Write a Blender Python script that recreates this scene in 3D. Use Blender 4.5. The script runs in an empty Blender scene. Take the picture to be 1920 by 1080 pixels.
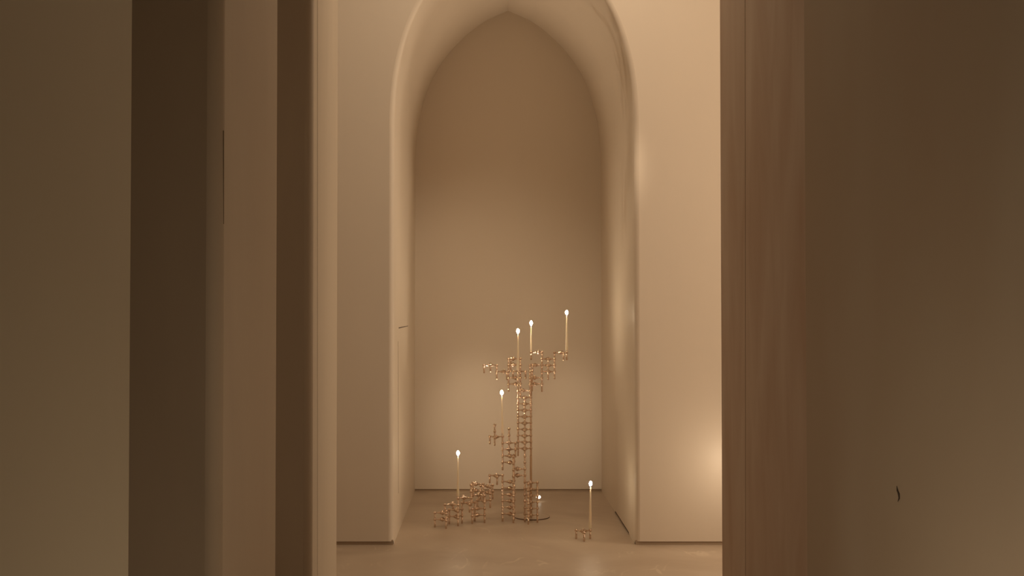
import bpy, bmesh, math, random
from mathutils import Vector, Matrix
random.seed(7)
C = bpy.context.scene.collection
S = bpy.context.scene

# ------------------------------------------------------------------ camera
F = 2000.0; CAM_H = 1.45
PITCH = math.atan(39.0 / F)
cam = bpy.data.cameras.new('camera'); camo = bpy.data.objects.new('camera', cam); C.objects.link(camo)
cam.sensor_width = 36.0; cam.lens = F / 1920.0 * 36.0
cam.shift_x = 46.0 / 1920.0
camo.location = (0, 0, CAM_H); camo.rotation_euler = (math.pi / 2 + PITCH, 0, 0)
cam.clip_start = 0.05
S.camera = camo

# ------------------------------------------------------------------ world, exposure, lights
w = bpy.data.worlds.new('world'); S.world = w; w.use_nodes = True
bg = w.node_tree.nodes['Background']; bg.inputs[0].default_value = (1.0, 0.72, 0.45, 1); bg.inputs[1].default_value = 0.05
S.view_settings.view_transform = 'Standard'; S.view_settings.look = 'None'
S.view_settings.exposure = 0.0; S.view_settings.gamma = 1.0; S.view_settings.use_curve_mapping = False

WARM = (1.0, 0.80, 0.57)
def area(name, loc, target, sx, sy, power, col=WARM, spread=180):
    l = bpy.data.lights.new(name, 'AREA'); l.shape = 'RECTANGLE'; l.size = sx; l.size_y = sy
    l.energy = power; l.color = col; l.spread = math.radians(spread)
    o = bpy.data.objects.new(name, l); C.objects.link(o); o.location = loc
    o.rotation_euler = (Vector(target) - Vector(loc)).to_track_quat('-Z', 'Y').to_euler()
    return o
def spot(name, loc, target, deg, power, radius=0.1, blend=1.0, col=WARM):
    l = bpy.data.lights.new(name, 'SPOT'); l.spot_size = math.radians(deg); l.spot_blend = blend
    l.energy = power; l.color = col; l.shadow_soft_size = radius
    o = bpy.data.objects.new(name, l); C.objects.link(o); o.location = loc
    o.rotation_euler = (Vector(target) - Vector(loc)).to_track_quat('-Z', 'Y').to_euler()
    return o
def point(name, loc, power, radius=0.05, col=WARM):
    l = bpy.data.lights.new(name, 'POINT'); l.energy = power; l.color = col; l.shadow_soft_size = radius
    o = bpy.data.objects.new(name, l); C.objects.link(o); o.location = loc; return o
POW = dict(hall=19.5, rear=14.5, ceiling=35, floor_fill=1.0, fill_r=4.3, fill_l=2.0, corridor=0.5, glow_l=185, glow_r=130, side=2.0, nichel=72, nicher=66, flame=132, lens=4)
area('hall_lamp', (2.9, 6.0, 1.95), (-0.76, 6.75, 1.5), 0.5, 3.0, POW['hall'])
area('hall_rear_fill', (2.4, 5.0, 2.4), (-0.65, 4.0, 1.8), 0.5, 2.6, POW['rear'])  # unseen second source, added to light the inner sides of the left fins
area('hall_ceiling_fill', (0.5, 5.2, 4.9), (0.2, 6.4, 0.0), 0.9, 0.4, POW['ceiling'])  # added overhead light, kept small for glints on the brass balls
area('hall_floor_fill', (0.15, 5.2, 0.12), (0.17, 6.6, 4.5), 1.2, 0.3, POW['floor_fill'], spread=140)  # added below the view to throw light up into the niche
area('passage_fill_right', (0.15, 1.7, 0.35), (1.01, 2.1, 0.9), 0.4, 0.4, POW['fill_r'])  # invented source, brightens the right wall near the viewer
area('passage_fill_left', (0.25, 1.7, 0.35), (-0.65, 2.0, 1.0), 0.4, 0.4, POW['fill_l'])  # its counterpart for the near left wall, also invented
area('corridor_fill', (0.2, 0.6, 4.2), (0.2, 1.2, 0.0), 0.8, 0.8, POW['corridor'])  # weak ambient light added for the near passage, no fixture known
spot('glow_fill_left', (-0.35, 5.2, 3.6), (-0.08, 8.5, 0.50), 14, POW['glow_l'], 0.12)  # made-up spot that puts the soft left glow on the back wall
spot('glow_fill_right', (0.85, 5.2, 3.6), (0.66, 8.5, 0.55), 12, POW['glow_r'], 0.12)  # made-up spot for the right-hand glow on the back wall
point('hall_side_lamp', (1.50, 6.28, 0.50), POW['side'])
spot('niche_fill_left', (0.05, 7.80, 0.03), (0.02, 6.98, 3.0), 66, POW['nichel'], 0.02)  # no fixture here; added to lift the underside of the arch
spot('niche_fill_right', (0.30, 7.80, 0.03), (0.32, 6.98, 3.0), 66, POW['nicher'], 0.02)  # second unseen source added for the arch underside

# ------------------------------------------------------------------ materials
def mat(name):
    m = bpy.data.materials.new(name); m.use_nodes = True
    return m, m.node_tree.nodes, m.node_tree.links, m.node_tree.nodes['Principled BSDF']

def plaster(name, c1, c2, c3=None, rough=0.6, sc=(1.4, 1.4, 0.35), bump=0.04, amount=0.5, spec=0.3):
    m, n, l, b = mat(name)
    tc = n.new('ShaderNodeTexCoord'); mp = n.new('ShaderNodeMapping'); mp.inputs['Scale'].default_value = sc
    l.new(tc.outputs['Object'], mp.inputs[0])
    t = n.new('ShaderNodeTexNoise'); t.inputs['Scale'].default_value = 1.6; t.inputs['Detail'].default_value = 5; t.inputs['Distortion'].default_value = 0.6
    l.new(mp.outputs[0], t.inputs['Vector'])
    r = n.new('ShaderNodeValToRGB'); e = r.color_ramp.elements
    e[0].position = 0.5 - amount * 0.4; e[0].color = (*c1, 1); e[1].position = 0.5 + amount * 0.4; e[1].color = (*c2, 1)
    l.new(t.outputs['Fac'], r.inputs[0]); out = r.outputs[0]
    if c3:
        t2 = n.new('ShaderNodeTexNoise'); t2.inputs['Scale'].default_value = 0.9; t2.inputs['Detail'].default_value = 3
        mp2 = n.new('ShaderNodeMapping'); mp2.inputs['Scale'].default_value = (sc[0], sc[1], sc[2] * 0.7); mp2.inputs['Location'].default_value = (3, 5, 1)
        l.new(tc.outputs['Object'], mp2.inputs[0]); l.new(mp2.outputs[0], t2.inputs['Vector'])
        r2 = n.new('ShaderNodeValToRGB'); r2.color_ramp.elements[0].position = 0.42; r2.color_ramp.elements[1].position = 0.62
        l.new(t2.outputs['Fac'], r2.inputs[0])
        mx = n.new('ShaderNodeMixRGB'); l.new(r2.outputs[0], mx.inputs[0]); l.new(out, mx.inputs[1]); mx.inputs[2].default_value = (*c3, 1)
        out = mx.outputs[0]
    l.new(out, b.inputs['Base Color'])
    b.inputs['Roughness'].default_value = rough; b.inputs['Specular IOR Level'].default_value = spec
    g = n.new('ShaderNodeTexNoise'); g.inputs['Scale'].default_value = 9; g.inputs['Detail'].default_value = 6
    mp3 = n.new('ShaderNodeMapping'); mp3.inputs['Scale'].default_value = (1, 1, 0.4)
    l.new(tc.outputs['Object'], mp3.inputs[0]); l.new(mp3.outputs[0], g.inputs['Vector'])
    bp = n.new('ShaderNodeBump'); bp.inputs['Strength'].default_value = bump; bp.inputs['Distance'].default_value = 0.02
    l.new(g.outputs['Fac'], bp.inputs['Height']); l.new(bp.outputs[0], b.inputs['Normal'])
    return m

M_NICHE = plaster('smooth_cream_plaster', (0.73, 0.64, 0.54), (0.76, 0.665, 0.555), rough=0.55, amount=0.8)
M_JAMB = plaster('satin_cream_plaster', (0.73, 0.64, 0.54), (0.76, 0.665, 0.555), rough=0.42, amount=0.8, bump=0.06)
M_FIN = plaster('brushed_clay_plaster', (0.56, 0.465, 0.365), (0.62, 0.52, 0.405), (0.585, 0.485, 0.375), rough=0.7, sc=(3, 3, 0.7), amount=0.5)
M_NEAR = plaster('olive_clay_plaster', (0.52, 0.465, 0.36), (0.58, 0.52, 0.41), (0.55, 0.49, 0.375), rough=0.7, sc=(3, 3, 0.7), amount=0.6)
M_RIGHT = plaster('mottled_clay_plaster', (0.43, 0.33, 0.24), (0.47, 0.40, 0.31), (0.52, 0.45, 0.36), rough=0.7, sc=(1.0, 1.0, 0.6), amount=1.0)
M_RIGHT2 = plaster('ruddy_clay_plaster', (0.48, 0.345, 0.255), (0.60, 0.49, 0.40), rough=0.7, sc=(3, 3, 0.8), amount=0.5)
def plain(name, col, rough=0.5, metal=0.0):
    m, n, l, b = mat(name)
    t = n.new('ShaderNodeTexNoise'); t.inputs['Scale'].default_value = 60; t.inputs['Detail'].default_value = 3
    r = n.new('ShaderNodeValToRGB'); r.color_ramp.elements[0].color = (*[c * 0.92 for c in col], 1); r.color_ramp.elements[1].color = (*[min(1, c * 1.06) for c in col], 1)
    l.new(t.outputs['Fac'], r.inputs[0]); l.new(r.outputs[0], b.inputs['Base Color'])
    b.inputs['Roughness'].default_value = rough; b.inputs['Metallic'].default_value = metal
    return m
M_GAP = plain('brown_recess_trim', (0.42, 0.32, 0.23), 0.8)
M_CRACK_SHADE = plain('dark_crack_and_gap_shade', (0.05, 0.032, 0.02), 0.9)
M_HAIR = plain('faint_seam', (0.34, 0.26, 0.18), 0.9)
M_BRASS = plain('aged_brass', (0.74, 0.60, 0.49), 0.12, 1.0)
M_ROD = plain('dull_bronze', (0.62, 0.44, 0.30), 0.35, 1.0)
M_PLATE = plain('sand_lacquered_plate', (0.44, 0.345, 0.26), 0.42, 0.0)
def wax():
    m, n, l, b = mat('ivory_wax')
    b.inputs['Base Color'].default_value = (0.93, 0.80, 0.62, 1); b.inputs['Roughness'].default_value = 0.5
    t = n.new('ShaderNodeTexNoise'); t.inputs['Scale'].default_value = 25
    bp = n.new('ShaderNodeBump'); bp.inputs['Strength'].default_value = 0.05; l.new(t.outputs['Fac'], bp.inputs['Height']); l.new(bp.outputs[0], b.inputs['Normal'])
    b.inputs['Subsurface Weight'].default_value = 0.35; b.inputs['Subsurface Radius'].default_value = (0.02, 0.012, 0.006)
    return m
M_WAX = wax()
def glow(name, col, s):
    m = bpy.data.materials.new(name); m.use_nodes = True; n = m.node_tree.nodes; n.clear()
    e = n.new('ShaderNodeEmission'); e.inputs[0].default_value = (*col, 1); e.inputs[1].default_value = s
    o = n.new('ShaderNodeOutputMaterial'); m.node_tree.links.new(e.outputs[0], o.inputs[0]); return m
M_FLAME = glow('candle_flame', (1.0, 0.80, 0.53), POW['flame'])
M_LENS = glow('lamp_lens', (1.0, 0.86, 0.66), POW['lens'])

def floor_mat():
    m, n, l, b = mat('trowelled_microcement')
    tc = n.new('ShaderNodeTexCoord')
    t = n.new('ShaderNodeTexNoise'); t.inputs['Scale'].default_value = 1.6; t.inputs['Detail'].default_value = 6; t.inputs['Distortion'].default_value = 1.0
    l.new(tc.outputs['Object'], t.inputs['Vector'])
    r = n.new('ShaderNodeValToRGB'); r.color_ramp.elements[0].position = 0.3; r.color_ramp.elements[1].position = 0.7
    r.color_ramp.elements[0].color = (0.40, 0.305, 0.225, 1); r.color_ramp.elements[1].color = (0.50, 0.40, 0.305, 1)
    l.new(t.outputs['Fac'], r.inputs[0])
    # trowel ridges: thin contours of a stretched noise, broken up by a second one
    mp = n.new('ShaderNodeMapping'); mp.inputs['Scale'].default_value = (1.7, 1.0, 1); mp.inputs['Rotation'].default_value = (0, 0, 0.5)
    l.new(tc.outputs['Object'], mp.inputs[0])
    t2 = n.new('ShaderNodeTexNoise'); t2.inputs['Scale'].default_value = 1.3; t2.inputs['Detail'].default_value = 3.5; t2.inputs['Distortion'].default_value = 1.4
    l.new(mp.outputs[0], t2.inputs['Vector'])
    a = n.new('ShaderNodeMath'); a.operation = 'SUBTRACT'; l.new(t2.outputs['Fac'], a.inputs[0]); a.inputs[1].default_value = 0.5
    ab = n.new('ShaderNodeMath'); ab.operation = 'ABSOLUTE'; l.new(a.outputs[0], ab.inputs[0])
    mr = n.new('ShaderNodeMapRange'); mr.inputs['From Min'].default_value = 0.0; mr.inputs['From Max'].default_value = 0.024; mr.inputs['To Min'].default_value = 1; mr.inputs['To Max'].default_value = 0
    l.new(ab.outputs[0], mr.inputs['Value'])
    t3 = n.new('ShaderNodeTexNoise'); t3.inputs['Scale'].default_value = 3.5; t3.inputs['Detail'].default_value = 3; l.new(tc.outputs['Object'], t3.inputs['Vector'])
    r3 = n.new('ShaderNodeValToRGB'); r3.color_ramp.elements[0].position = 0.52; r3.color_ramp.elements[1].position = 0.66; l.new(t3.outputs['Fac'], r3.inputs[0])
    mu = n.new('ShaderNodeMath'); mu.operation = 'MULTIPLY'; l.new(mr.outputs[0], mu.inputs[0]); l.new(r3.outputs[0], mu.inputs[1])
    mu2 = n.new('ShaderNodeMath'); mu2.operation = 'MULTIPLY'; sp = n.new('ShaderNodeSeparateXYZ'); l.new(tc.outputs['Object'], sp.inputs[0])
    fr = n.new('ShaderNodeMapRange'); fr.inputs['From Min'].default_value = 6.6; fr.inputs['From Max'].default_value = 7.4; fr.inputs['To Min'].default_value = 1; fr.inputs['To Max'].default_value = 0.25
    l.new(sp.outputs[1], fr.inputs['Value'])
    m3 = n.new('ShaderNodeMath'); m3.operation = 'MULTIPLY'; l.new(mu.outputs[0], m3.inputs[0]); l.new(fr.outputs[0], m3.inputs[1]); l.new(m3.outputs[0], mu2.inputs[0]); mu2.inputs[1].default_value = 0.6
    mx = n.new('ShaderNodeMixRGB'); l.new(mu2.outputs[0], mx.inputs[0]); l.new(r.outputs[0], mx.inputs[1]); mx.inputs[2].default_value = (0.66, 0.55, 0.42, 1)
    l.new(mx.outputs[0], b.inputs['Base Color'])
    b.inputs['Roughness'].default_value = 0.42; b.inputs['Specular IOR Level'].default_value = 0.4
    bp = n.new('ShaderNodeBump'); bp.inputs['Strength'].default_value = 0.12; bp.inputs['Distance'].default_value = 0.01
    l.new(t.outputs['Fac'], bp.inputs['Height']); l.new(bp.outputs[0], b.inputs['Normal'])
    return m
M_FLOOR = floor_mat()

# ------------------------------------------------------------------ helpers
def link(name, me, m, parent=None, loc=(0, 0, 0)):
    o = bpy.data.objects.new(name, me); C.objects.link(o)
    if m: me.materials.append(m)
    o.location = loc
    if parent: o.parent = parent
    return o
def from_bm(name, bm, m, parent=None, loc=(0, 0, 0), smooth=False):
    me = bpy.data.meshes.new(name); bmesh.ops.recalc_face_normals(bm, faces=bm.faces[:])
    bm.to_mesh(me); bm.free()
    if smooth: me.polygons.foreach_set('use_smooth', [True] * len(me.polygons))
    return link(name, me, m, parent, loc)
def structure(o): o['kind'] = 'structure'; return o
def tag(o, label, cat, group=None):
    o['label'] = label; o['category'] = cat
    if group: o['group'] = group
    return o
def box(bm, x0, x1, y0, y1, z0, z1):
    v = [bm.verts.new(p) for p in ((x0,y0,z0),(x1,y0,z0),(x1,y1,z0),(x0,y1,z0),(x0,y0,z1),(x1,y0,z1),(x1,y1,z1),(x0,y1,z1))]
    for f in ((0,1,2,3),(4,5,6,7),(0,1,5,4),(1,2,6,5),(2,3,7,6),(3,0,4,7)): bm.faces.new([v[i] for i in f])
def boxo(name, dims, m, parent=None):
    bm = bmesh.new(); box(bm, *dims); return from_bm(name, bm, m, parent)
def ray(px, py, Y):
    """point at depth Y that the photograph shows at (px, py)"""
    u = (px - 914.0) / F; v = (540.0 - py) / F
    dy = math.cos(PITCH) - v * math.sin(PITCH); dz = math.sin(PITCH) + v * math.cos(PITCH)
    t = Y / dy
    return (u * t, Y, CAM_H + dz * t)
def lathe(bm, prof, seg=16, cx=0, cy=0, z0=0):
    rows = []
    for r, z in prof:
        if r < 1e-6: rows.append([bm.verts.new((cx, cy, z0 + z))])
        else: rows.append([bm.verts.new((cx + r * math.cos(2*math.pi*k/seg), cy + r * math.sin(2*math.pi*k/seg), z0 + z)) for k in range(seg)])
    for a, b in zip(rows, rows[1:]):
        for k in range(seg):
            k2 = (k + 1) % seg
            if len(a) == 1 and len(b) == 1: continue
            if len(a) == 1: bm.faces.new((a[0], b[k], b[k2]))
            elif len(b) == 1: bm.faces.new((a[k], a[k2], b[0]))
            else: bm.faces.new((a[k], a[k2], b[k2], b[k]))

# ------------------------------------------------------------------ setting
Y_BACK = 8.504; Y_FRONT = 6.576; TOP = 5.0
NX0 = ray(778, 600, Y_BACK)[0]; NX1 = ray(1127.5, 600, Y_BACK)[0]; NCX = (NX0 + NX1) / 2; HALF = (NX1 - NX0) / 2

structure(boxo('floor', (-4, 4, -2.5, Y_BACK + 0.15, -0.1, 0), M_FLOOR))
structure(boxo('ceiling', (-4, 4, -2.5, Y_FRONT, TOP, TOP + 0.1), M_NICHE))
structure(boxo('wall_niche', (NX0 - 0.1, NX1 + 0.1, Y_BACK, Y_BACK + 0.12, 0.018, TOP), M_NICHE))
structure(boxo('baseboard_niche', (NX0 - 0.05, NX1 + 0.05, Y_BACK + 0.006, Y_BACK + 0.1, 0.0, 0.018), M_GAP))

# pointed arch: half outline (distance from the centre line, height)
pts = [(0, 20), (46.5, 42), (90, 77), (124, 117), (147, 158), (163, 206), (171, 250), (174.5, 300)]
half = []
for dx, py in pts:
    p = ray(953 + dx, py, Y_BACK); half.append((dx / 174.7 * HALF, p[2]))
def catmull(P, n=6):
    out = []
    for i in range(len(P) - 1):
        p0 = P[i-1] if i else (2*P[0][0]-P[1][0], 2*P[0][1]-P[1][1]); p1 = P[i]; p2 = P[i+1]
        p3 = P[i+2] if i + 2 < len(P) else (P[-1][0], P[-1][1] - 0.2)
        for k in range(n):
            t = k / n
            out.append(tuple(0.5*((2*p1[j]) + (-p0[j]+p2[j])*t + (2*p0[j]-5*p1[j]+4*p2[j]-p3[j])*t*t + (-p0[j]+3*p1[j]-3*p2[j]+p3[j])*t**3) for j in (0, 1)))
    out.append(P[-1]); return out
cur = catmull(half)
right = [(NCX + d, z) for d, z in cur] + [(NX1, 2.2), (NX1, 1.2), (NX1, 0.5), (NX1, 0.0)]
left = [(NCX - d, z) for d, z in cur][1:] + [(NX0, 2.2), (NX0, 1.2), (NX0, 0.5), (NX0, 0.0)]
outline = left[::-1] + right            # bottom left up over the apex and down to the bottom right
def normals(O):
    N = []
    for i in range(len(O)):
        a = O[max(i-1, 0)]; b = O[min(i+1, len(O)-1)]
        tx, tz = b[0]-a[0], b[1]-a[1]; L = math.hypot(tx, tz); N.append((-tz/L, tx/L))
    return N
NRM = normals(outline)
iap = len(left); NRM[iap] = (0, 1)
RB = 0.03
bm = bmesh.new(); rows = []
ys = [(Y_BACK + 0.02, 0)]
for y in (8.3, 7.9, 7.62, 7.60, 7.2, 6.88, 6.86, 6.72): ys.append((y, 0))
for k in range(7):
    a = k / 6 * math.pi / 2; ys.append((Y_FRONT + RB - RB * math.sin(a), RB * (1 - math.cos(a))))
for y, off in ys:
    row = []
    for i, ((x, z), (nx, nz)) in enumerate(zip(outline, NRM)):
        zz = z + nz * off
        if z == 0: zz = 0.0
        if i == len(outline) - 1 and 6.87 < y < 7.61: zz = 0.016   # chipped lower edge, right jamb
        if z == 0 and y < Y_FRONT + RB: zz = 0.022
        wob = 0
        row.append(bm.verts.new((x + nx * off + wob * nx, y, zz)))
    rows.append(row)
strip = []
for a, b in zip(rows, rows[1:]):
    for i in range(len(a) - 1): strip.append(bm.faces.new((a[i], a[i+1], b[i+1], b[i])))
W = 4.0
f0 = rows[-1]
vl0 = bm.verts.new((-W, Y_FRONT, 0.022)); vl1 = bm.verts.new((-W, Y_FRONT, TOP)); vr1 = bm.verts.new((W, Y_FRONT, TOP)); vr0 = bm.verts.new((W, Y_FRONT, 0.022))
vm = bm.verts.new((NCX, Y_FRONT, TOP))
ap = f0[iap]
fl = bm.faces.new([vl0] + f0[:iap+1] + [vm, vl1]); fr = bm.faces.new(f0[iap:] + [vr0, vr1, vm])
me = bpy.data.meshes.new('wall_arch'); bm.normal_update()
for f in strip: f.smooth = True
fl.smooth = fr.smooth = False
for e in bm.edges:     # crisp crease only along the apex line
    pass
for a, b in zip(rows, rows[1:]):
    e = bm.edges.get((a[iap], b[iap]))
    if e: e.smooth = False
bmesh.ops.recalc_face_normals(bm, faces=bm.faces[:]); bm.to_mesh(me); bm.free()
arch = structure(link('wall_arch', me, M_JAMB))
# recessed plinth strips under the front faces, and a dark box painted as the shade behind the chipped jamb
structure(boxo('baseboard_left', (-4, NX0 - 0.003, Y_FRONT + 0.006, Y_FRONT + 0.05, 0, 0.03), M_GAP))
structure(boxo('baseboard_right', (NX1 + 0.003, 4, Y_FRONT + 0.006, Y_FRONT + 0.05, 0, 0.03), M_GAP))
structure(boxo('jamb_gap_shade', (NX1 + 0.006, NX1 + 0.05, Y_FRONT + 0.06, Y_BACK, 0, 0.03), M_CRACK_SHADE))

# hairline marks on the jambs (thin shallow grooves, children of the wall)
def groove(name, p, q, width, m, parent, normal):
    p = Vector(p); q = Vector(q); d = (q - p); nrm = Vector(normal); s = d.cross(nrm).normalized() * width / 2
    bm = bmesh.new(); e = nrm * 0.0008
    for k in range(6):
        pass
    top = [p - s + e, p + s + e, q + s * 0.5 + e, q - s * 0.5 + e]; bot = [v - nrm * 0.003 for v in top]
    vt = [bm.verts.new(v) for v in top]; vb = [bm.verts.new(v) for v in bot]
    bm.faces.new(vt); bm.faces.new(vb)
    for i in range(4): bm.faces.new((vt[i], vt[(i+1) % 4], vb[(i+1) % 4], vb[i]))
    return from_bm(name, bm, m, parent)
def on_x(px, py, X):        # point on a wall plane X = const seen at the pixel
    u = (px - 914.0) / F; v = (540.0 - py) / F
    dy = math.cos(PITCH) - v * math.sin(PITCH); dz = math.sin(PITCH) + v * math.cos(PITCH); t = X / u
    return (X, dy * t, CAM_H + dz * t)
groove('crack', on_x(747.5, 615, NX0), on_x(765, 611, NX0), 0.006, M_CRACK_SHADE, arch, (1, 0, 0))
groove('hairline_crack', on_x(746.5, 640, NX0), on_x(747, 925, NX0), 0.012, M_HAIR, arch, (1, 0, 0))
groove('hairline_crack', on_x(1178, 227, NX1), on_x(1152, 262, NX1), 0.010, M_HAIR, arch, (-1, 0, 0))

# left fins and the right wall of the passage
XL = -0.65; XR = 1.01
def fin(name, ynear, yfar, r, m, x_edge=XL, x_back=-4.0):
    bm = bmesh.new(); s = 1 if x_edge > x_back else -1
    foot = [(x_back, yfar), (x_edge, yfar)]
    if r > 0:
        for k in range(9):
            a = k / 8 * math.pi / 2
            foot.append((x_edge - s * r * (1 - math.cos(a)), ynear + r * (1 - math.sin(a))))
    else: foot.append((x_edge, ynear))
    foot.append((x_back, ynear))
    lo = [bm.verts.new((x, y, 0)) for x, y in foot]; hi = [bm.verts.new((x, y, TOP)) for x, y in foot]
    bm.faces.new(lo); bm.faces.new(hi); n = len(foot)
    for i in range(n):
        f = bm.faces.new((lo[i], lo[(i+1) % n], hi[(i+1) % n], hi[i]))
        f.smooth = 2 <= i <= n - 3 and r > 0
    me = bpy.data.meshes.new(name); bmesh.ops.recalc_face_normals(bm, faces=bm.faces[:]); bm.to_mesh(me); bm.free()
    return structure(link(name, me, m))
w1 = fin('wall_left_near', -2.5, 1.94, 0, M_NEAR)
w2 = fin('wall_left_middle', 2.595, 3.283, 0.035, M_FIN)
w3 = fin('wall_left_far', 3.95, 4.61, 0.03, M_FIN)
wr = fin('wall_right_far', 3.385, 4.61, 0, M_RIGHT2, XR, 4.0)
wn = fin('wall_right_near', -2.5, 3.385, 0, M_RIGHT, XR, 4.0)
structure(boxo('wall_entry', (-0.65, 1.01, -2.6, -2.5, 0, TOP), M_FIN))
structure(boxo('wall_hall_left', (-4.1, -4.0, -2.5, Y_FRONT, 0, TOP), M_NICHE))
structure(boxo('wall_hall_right', (4.0, 4.1, 4.61, Y_FRONT, 0, TOP), M_NICHE))
groove('seam', on_x(595, 0, XL), on_x(595, 1079, XL), 0.004, M_HAIR, w3, (1, 0, 0))
groove('seam', on_x(419.5, 245, XL), on_x(419.5, 420, XL), 0.003, M_HAIR, w2, (1, 0, 0))
groove('seam', on_x(1397, 0, XR), on_x(1398, 1079, XR), 0.005, M_HAIR, wr, (-1, 0, 0))
# chipped spot in the right wall
bm = bmesh.new()
cpts = [on_x(x, y, XR - 0.001) for x, y in ((1681, 911), (1683.5, 919), (1686.5, 926), (1686.5, 935), (1683, 941), (1684.5, 933), (1683, 925), (1681, 920))]
vs = [bm.verts.new(p) for p in cpts]; vb = [bm.verts.new((p[0] + 0.004, p[1], p[2])) for p in cpts]
bm.faces.new(vs); bm.faces.new(vb)
for i in range(len(vs)): bm.faces.new((vs[i], vs[(i+1) % len(vs)], vb[(i+1) % len(vs)], vb[i]))
from_bm('chip', bm, M_CRACK_SHADE, wn)

# ------------------------------------------------------------------ modular candle holder
SIDE = 0.0878; R = SIDE / math.sqrt(3); RBALL = 0.0107; RLEG = 0.0064; LEG = 0.0535; PITCHZ = 0.0437
def make_hub():
    bm = bmesh.new(); seg = 14; n = 10
    for k in range(3):
        a = 2 * math.pi * k / 3; ca, sa = math.cos(a), math.sin(a); prev = None
        for i in range(n + 1):
            t = i / n; d = R * t * 0.93
            g = (1 - t) ** 2.3
            hw = 0.0028 + 0.0150 * g; hh = 0.0028 + 0.0115 * (1 - t) ** 1.8
            row = []
            for j in range(seg):
                b = 2 * math.pi * j / seg; lx = hw * math.cos(b); lz = hh * math.sin(b)
                row.append(bm.verts.new((ca * d - sa * lx, sa * d + ca * lx, lz)))
            if prev:
                for j in range(seg): bm.faces.new((prev[j], prev[(j+1) % seg], row[(j+1) % seg], row[j]))
            else: bm.faces.new(row)
            prev = row
        bm.faces.new(prev)
    prof = [(0.0, -0.0175), (0.0012, -0.0170), (0.0034, -0.0140), (0.0066, -0.0100), (0.0105, -0.005), (0.0122, 0), (0.0105, 0.005), (0.0066, 0.0100), (0.0034, 0.0140), (0.0012, 0.0170), (0.0, 0.0175)]
    lathe(bm, prof, 18)
    bmesh.ops.recalc_face_normals(bm, faces=bm.faces[:])
    me = bpy.data.meshes.new('hub'); bm.to_mesh(me); bm.free(); me.polygons.foreach_set('use_smooth', [True] * len(me.polygons)); me.materials.append(M_BRASS); return me
def make_leg():
    bm = bmesh.new(); lathe(bm, [(0, -LEG), (RLEG * 0.85, -LEG), (RLEG, -LEG + 0.0012), (RLEG, -0.004), (0, -0.004)], 16)
    bmesh.ops.recalc_face_normals(bm, faces=bm.faces[:])
    me = bpy.data.meshes.new('leg'); bm.to_mesh(me); bm.free(); me.materials.append(M_BRASS)
    me.polygons.foreach_set('use_smooth', [abs(p.normal.z) < 0.3 for p in me.polygons]); return me
def make_ball():
    bm = bmesh.new(); prof = [(0, -RBALL)]
    for i in range(1, 10):
        a = -math.pi/2 + i / 12 * math.pi; prof.append((RBALL * math.cos(a), RBALL * math.sin(a)))
    top = prof[-1]; prof += [(top[0] - 0.0006, top[1] + 0.0004), (0.0050, top[1] - 0.0008), (0.0050, 0.001), (0, 0.001)]
    lathe(bm, prof, 18); bmesh.ops.recalc_face_normals(bm, faces=bm.faces[:])
    me = bpy.data.meshes.new('socket_ball'); bm.to_mesh(me); bm.free(); me.polygons.foreach_set('use_smooth', [True] * len(me.polygons)); me.materials.append(M_BRASS); return me
hub_me, leg_me, ball_me = make_hub(), make_leg(), make_ball()
proto = None
def make_holder():
    r = bpy.data.objects.new('candle_holder', None); C.objects.link(r); r.empty_display_size = 0.03
    link('hub', hub_me, None, r)
    for k in range(3):
        a = 2 * math.pi * k / 3; l = link('leg', leg_me, None, r, (R * math.cos(a), R * math.sin(a), 0))
        link('socket_ball', ball_me, None, l)
    return r
def copy_tree(o, parent=None):
    c = o.copy(); C.objects.link(c); c.parent = parent
    for ch in list(o.children): copy_tree(ch, c)
    return c
Z0 = LEG
def holder(anchor, level, ang, label, group):
    """anchor = (x, y) of one socket; ang = direction (degrees) from that socket to the hub. returns the three sockets"""
    global proto
    a = math.radians(ang); cx, cy = anchor[0] + R * math.cos(a), anchor[1] + R * math.sin(a)
    if proto is None: o = make_holder(); proto = o
    else: o = copy_tree(proto)
    o.location = (cx, cy, Z0 + level * PITCHZ); o.rotation_euler = (0, 0, a + math.pi)
    tag(o, label, 'candle holder', group)
    return [(cx + R * math.cos(a + math.pi + k * 2 * math.pi / 3), cy + R * math.sin(a + math.pi + k * 2 * math.pi / 3)) for k in range(3)]
ext_proto = None
def extension(p, level, label):
    global ext_proto
    if ext_proto is None:
        o = bpy.data.objects.new('extension_pin', None); C.objects.link(o); o.empty_display_size = 0.02
        l = link('leg', leg_me, None, o); link('socket_ball', ball_me, None, o); ext_proto = o
    else: o = copy_tree(ext_proto)
    o.location = (p[0], p[1], Z0 + level * PITCHZ); tag(o, label, 'candle holder part', 'single-ball extension pins in the sculpture')
SC = 274.5; YT = 7.286
def at(px, py_foot): 
    p = 2900.0 / (py_foot - 579.0); return ((px - 914.0) / F * p, p)
def aim(dx, side, s=SC):
    """angle from a socket to a hub that lies dx pixels to the right; side b = hub behind the socket, f = hub nearer the viewer"""
    c = max(-1, min(1, dx / (R * s))); a = math.degrees(math.acos(c)); return a if side == 'b' else -a
ORD = ['bottom', 'second', 'third', 'fourth', 'fifth', 'sixth', 'seventh', 'eighth', 'ninth', 'tenth', 'eleventh']
def stack(anchor, l0, n, ang, desc, group, note=None):
    for k in range(n):
        pos = 'lowest' if k == 0 else ('topmost' if k == n - 1 else ORD[k] + ' from the bottom')
        b = holder(anchor, l0 + k, ang, 'brass candle holder, %s of the %s' % (pos, desc), group)
    return b
G_CORE = 'brass candle holders stacked in the candelabra sculpture'
# -- lower left column of the tall sculpture (six)
LL = stack(at(942.2, 976.3), 0, 6, -4.5, 'six in the left foot column', G_CORE)
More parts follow.
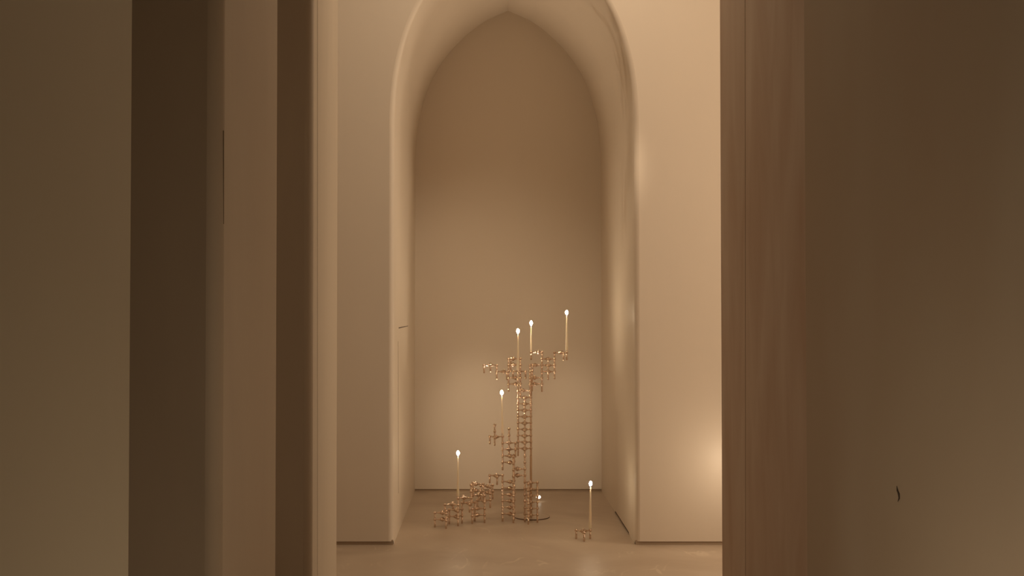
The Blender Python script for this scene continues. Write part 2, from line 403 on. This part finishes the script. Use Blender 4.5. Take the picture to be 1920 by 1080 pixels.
# LL: [left, ?, ?] ; sort the other two by depth
def front(B): return min(B, key=lambda p: p[1])
def back(B): return max(B, key=lambda p: p[1])
def leftm(B): return min(B, key=lambda p: p[0])
def rightm(B): return max(B, key=lambda p: p[0])
pair = sorted(LL[1:], key=lambda p: p[1])           # front, back sockets at the right
# bridging units that lean right from the foot column
dirc = math.degrees(math.atan2((pair[0][1]+pair[1][1])/2 - pair[0][1], 0.001))
aBR = 0
mid = ((pair[0][0]+pair[1][0])/2, (pair[0][1]+pair[1][1])/2)
nrm = (pair[1][1]-pair[0][1], -(pair[1][0]-pair[0][0])); L = math.hypot(*nrm); nrm = (nrm[0]/L, nrm[1]/L)
cB = (mid[0] + nrm[0]*R/2, mid[1] + nrm[1]*R/2); angB = math.degrees(math.atan2(cB[1]-pair[0][1], cB[0]-pair[0][0]))
for k, nm in ((6, 'lower'), (7, 'upper')):
    BR = holder(pair[0], k, angB, 'brass candle holder, %s of the two bridging the foot columns' % nm, G_CORE)
colC = rightm(BR)                                    # x 983 column
# -- lower right column (six), sharing colC
LR = stack(colC, 0, 6, aim(9.5, 'f'), 'six in the right foot column', G_CORE)
# single pins up to the tower
extension(colC, 8, 'single brass ball pin, lower of two under the middle leg of the tall tower')
extension(colC, 9, 'single brass ball pin, upper of two under the middle leg of the tall tower')
# above the left foot column
for k, nm in ((8, 'lower'), (9, 'upper')):
    U1 = holder(pair[0], k, math.degrees(math.atan2((LL[0][1]+pair[0][1]+pair[1][1])/3-pair[0][1], (LL[0][0]+pair[0][0]+pair[1][0])/3-pair[0][0])),
                'brass candle holder, %s of the pair just above the bridge and left of the tower' % nm, G_CORE)
colL = LL[0]
for k, nm in ((10, 'lower'), (11, 'upper')):
    U2 = holder(colL, k, aim(12.2, 'b') , 'brass candle holder, %s of the wide pair carrying a ball pin left of the tower' % nm, G_CORE)
pb = back(U2)
extension(pb, 12, 'single brass ball pin, lower of two on the wide pair touching the tower')
extension(pb, 13, 'single brass ball pin, upper of two on the wide pair touching the tower')
ARM = holder(colL, 12, aim(-12.9, 'f'), 'brass candle holder jutting left at mid height under the lone middle taper', G_CORE)
sec = sorted([p for p in ARM[1:]], key=lambda p: -p[0])[0]
extension(sec, 13, 'single brass ball pin, lower of two on the holder jutting left at mid height')
extension(sec, 14, 'single brass ball pin, upper of two on the holder jutting left at mid height')
LOWARM = holder(colL, 6, aim(-11.5, 'f'), 'brass candle holder jutting left from the top of the left foot column', G_CORE)
# -- the tall tower (nine); middle socket on colC
TW = stack(colC, 10, 9, 90, 'nine in the narrow ladder-like tower', G_CORE)
tl, tr = leftm(TW), rightm(TW)
T10 = holder(tl, 19, aim(9.4, 'b'), 'brass candle holder capping the tower where the two top branches start', G_CORE)
t_other = sorted([p for p in T10[1:]], key=lambda p: p[0])
tm, trr = t_other                                    # ~977 and ~993
# left branch: L pair on tl with the second socket at tm
def third(p, q, side):                               # centre of an equilateral unit over sockets p and q
    m = ((p[0]+q[0])/2, (p[1]+q[1])/2); n = (q[1]-p[1], -(q[0]-p[0])); L = math.hypot(*n); n = (n[0]/L, n[1]/L)
    if n[0] * side < 0: n = (-n[0], -n[1])
    c = (m[0]+n[0]*R/2, m[1]+n[1]*R/2); return math.degrees(math.atan2(c[1]-p[1], c[0]-p[0]))
for k, nm in ((20, 'lower'), (21, 'upper')):
    LU = holder(tl, k, third(tl, tm, -1), 'brass candle holder, %s of the pair branching left at the tower head' % nm, G_CORE)
    RU = holder(trr, k, aim(9.3, 'b'), 'brass candle holder, %s of the pair branching right at the tower head' % nm, G_CORE)
lcol = leftm(LU); rcol = rightm(RU)
PU = holder(lcol, 22, aim(-8.7, 'f'), 'brass candle holder stepping left beyond the tower head under the outermost left one', G_CORE)
ZU = holder(leftm(PU), 23, aim(-12.0, 'b'), 'brass candle holder, outermost left of the upper branches, without candle', G_CORE)
fr_, bk_ = front([tl, tm]), back([tl, tm])
QU = holder(fr_, 22, aim(2.0, 'b'), 'brass candle holder at the front of the tower head holding the left upper taper', G_CORE)
candle_q = fr_
extension(bk_, 22, 'single brass ball pin behind the left upper taper on the tower head')
for k, nm in ((23, 'lower'), (24, 'upper')):
    SU = holder(lcol, k, aim(9.2, 'b' if k else 'f'), 'brass candle holder, %s of the raised pair behind the left upper taper' % nm, G_CORE)
ro = sorted(RU, key=lambda p: p[0])
extension(ro[0], 22, 'single brass ball pin, left of two under the low holder on the right branch')
extension(ro[1], 22, 'single brass ball pin, right of two under the low holder on the right branch')
VU = holder(ro[0], 23, aim(9.6, 'b'), 'brass candle holder lying between the left upper taper and the right cluster of three', G_CORE)
for k, nm in ((22, 'lowest'), (23, 'middle'), (24, 'topmost')):
    UU = holder(rcol, k, aim(11.6, 'f'), 'brass candle holder, %s of three stacked at the right end of the branches' % nm, G_CORE)
XU = holder(rcol, 25, aim(-6.0, 'b'), 'brass candle holder carrying the short middle taper above the right cluster', G_CORE)
YU = holder(rightm(UU), 25, aim(13.2, 'f'), 'brass candle holder, outermost right of the upper branches under the highest taper', G_CORE)

# -- low cluster at the left
G_LOW = 'brass candle holders in the low cluster at the left'
def lowc(px, pf): return at(px, pf)
SL = 2000 / 7.17
A_ = lowc(815.8, 987.0)
for k, nm in ((0, 'lower'), (1, 'upper')):
    AU = holder(A_, k, aim(14.2, 'b', SL), 'brass candle holder, %s of the two at the far left end of the low cluster' % nm, G_LOW)
ab = back(AU[1:])
B_ = lowc(859.0, 984.6)
for k, nm in ((0, 'lower'), (1, 'upper')):
    BU = holder(B_, k, aim(-3.4, 'b', SL), 'brass candle holder, %s of the two on the floor under the left taper' % nm, G_LOW)
bb = rightm(BU)
B3 = holder(B_, 2, aim(-11.5, 'b', SL), 'brass candle holder linking the far left pair to the pair under the left taper', G_LOW)
B4 = holder(B_, 3, aim(11.3, 'b', SL), 'brass candle holder holding the low left taper', G_LOW)
C3 = holder(bb, 2, aim(13.0, 'f', SL), 'brass candle holder linking the left taper pair to the inner floor pair', G_LOW)
D_ = lowc(885.6, 980.5)
for k, nm in ((0, 'lower'), (1, 'upper')):
    DU = holder(D_, k, aim(9.2, 'b', SL), 'brass candle holder, %s of the inner floor pair of the low cluster' % nm, G_LOW)
dr = rightm(DU)
G3 = holder(dr, 2, aim(-1.0, 'b', SL), 'brass candle holder, lowest step of the right side of the low cluster', G_LOW)
g_ = rightm(G3)
for k, nm in ((3, 'lower'), (4, 'upper')):
    GU = holder(g_, k, aim(-4.5, 'b', SL), 'brass candle holder, %s of the pair at the right end of the low cluster' % nm, G_LOW)
HU = holder(dr, 3, aim(-11.8, 'b', SL), 'brass candle holder in the thick of the low cluster beneath its top pair', G_LOW)
e_ = rightm(B4)
for k, nm in ((4, 'lower'), (5, 'upper')):
    EU = holder(e_, k, aim(8.5, 'f' if False else 'b', SL), 'brass candle holder, %s of the top pair crowning the low cluster' % nm, G_LOW)

# -- the lone holder at the right
lone_b = at(1105.7, 1008.5)
LO = holder(lone_b, 0, aim(-13.0, 'f', 2000 / 6.8), 'single brass three-legged candle holder standing alone on the floor at the right', None)

# ------------------------------------------------------------------ display stand
st = bpy.data.objects.new('display_stand', None); C.objects.link(st)
sx, sy = at(996.5, 967.5); st.location = (sx, sy, 0)
tag(st, 'slim bronze rod stand with a round base plate behind the tower', 'stand')
bm = bmesh.new(); lathe(bm, [(0, 0.0), (0.124, 0.0), (0.125, 0.001), (0.125, 0.005), (0.124, 0.006), (0, 0.006)], 64); bp_ = from_bm('base_plate', bm, M_PLATE, st)
bm = bmesh.new(); lathe(bm, [(0.125, 0.0), (0.1256, 0.0), (0.1256, 0.0061), (0.125, 0.0061), (0.125, 0.0)], 64); o = from_bm('rim', bm, plain('dark_bronze_rim', (0.13, 0.075, 0.05), 0.4, 0.6), bp_); o['label'] = 'thin dark bronze rim'
px_, py_ = (995.3 - 914) / F * 7.40, 7.40
bm = bmesh.new(); lathe(bm, [(0, 0.008), (0.0075, 0.008), (0.0075, 0.98), (0, 0.98)], 20, px_ - sx, py_ - sy); from_bm('rod', bm, M_ROD, st, smooth=False)

# ------------------------------------------------------------------ candles
def candle_mesh(h, r0, r1):
    bm = bmesh.new(); lathe(bm, [(0, -0.006), (0.0046, -0.006), (0.0046, 0.006), (r0 * 0.92, 0.010), (r0, 0.014), (r0, 0.03), ((r0 + r1) / 2, h * 0.55), (r1, h - 0.004), (r1 * 0.7, h - 0.001), (0, h)], 20)
    return bm
def flame_mesh():
    bm = bmesh.new(); lathe(bm, [(0, 0), (0.0030, 0.0012), (0.0075, 0.006), (0.0100, 0.012), (0.0103, 0.017), (0.0091, 0.023), (0.0064, 0.0285), (0.0028, 0.0325), (0, 0.034)], 16); return bm
def candle(p, level, h, label, lean=(0, 0), r0=0.0088, r1=0.0036):
    o = bpy.data.objects.new('taper_candle', None); C.objects.link(o)
    o.location = (p[0], p[1], Z0 + level * PITCHZ + 0.0045); o.rotation_euler = (lean[1], lean[0], 0)
    tag(o, label, 'candle', 'lit ivory taper candles')
    from_bm('wax_body', candle_mesh(h, r0, r1), M_WAX, o, smooth=True)
    bm = bmesh.new(); lathe(bm, [(0, h - 0.002), (0.0008, h - 0.002), (0.0007, h + 0.007), (0, h + 0.008)], 8); from_bm('wick', bm, M_CRACK_SHADE, o)
    from_bm('flame', flame_mesh(), M_FLAME, o, (0, 0, h + 0.005), smooth=True)
candle(rightm(YU), 25, 0.252, 'lit ivory taper candle on the outermost right branch, the highest flame')
candle(leftm(XU), 25, 0.178, 'lit ivory taper candle, shortest, between the two other upper tapers', r0=0.0062)
candle(candle_q, 22, 0.255, 'lit ivory taper candle at the tower head, leftmost of the three upper flames')
candle(colL, 12, 0.274, 'lit ivory taper candle at mid height to the left of the narrow tower', lean=(-0.018, 0))
candle(B_, 3, 0.275, 'lit ivory taper candle on the low cluster at the far left')
candle(lone_b, 0, 0.268, 'lit ivory taper candle on the lone floor holder at the right', lean=(0.012, 0))

# small floor light behind the right foot column
lp = bpy.data.objects.new('floor_light', None); C.objects.link(lp); lx, ly = (1009.3 - 914) / F * 8.05, 8.05
lp.location = (lx, ly, 0); tag(lp, 'small glowing white light close to the floor behind the right foot column', 'light')
bm = bmesh.new(); lathe(bm, [(0, 0), (0.012, 0), (0.012, 0.004), (0.004, 0.008), (0.004, 0.026), (0, 0.026)], 20); from_bm('base', bm, M_ROD, lp)
bm = bmesh.new(); lathe(bm, [(0, 0.022), (0.010, 0.024), (0.0165, 0.030), (0.018, 0.035), (0.0155, 0.041), (0.009, 0.046), (0, 0.048)], 20); from_bm('lens', bm, M_LENS, lp, smooth=True)
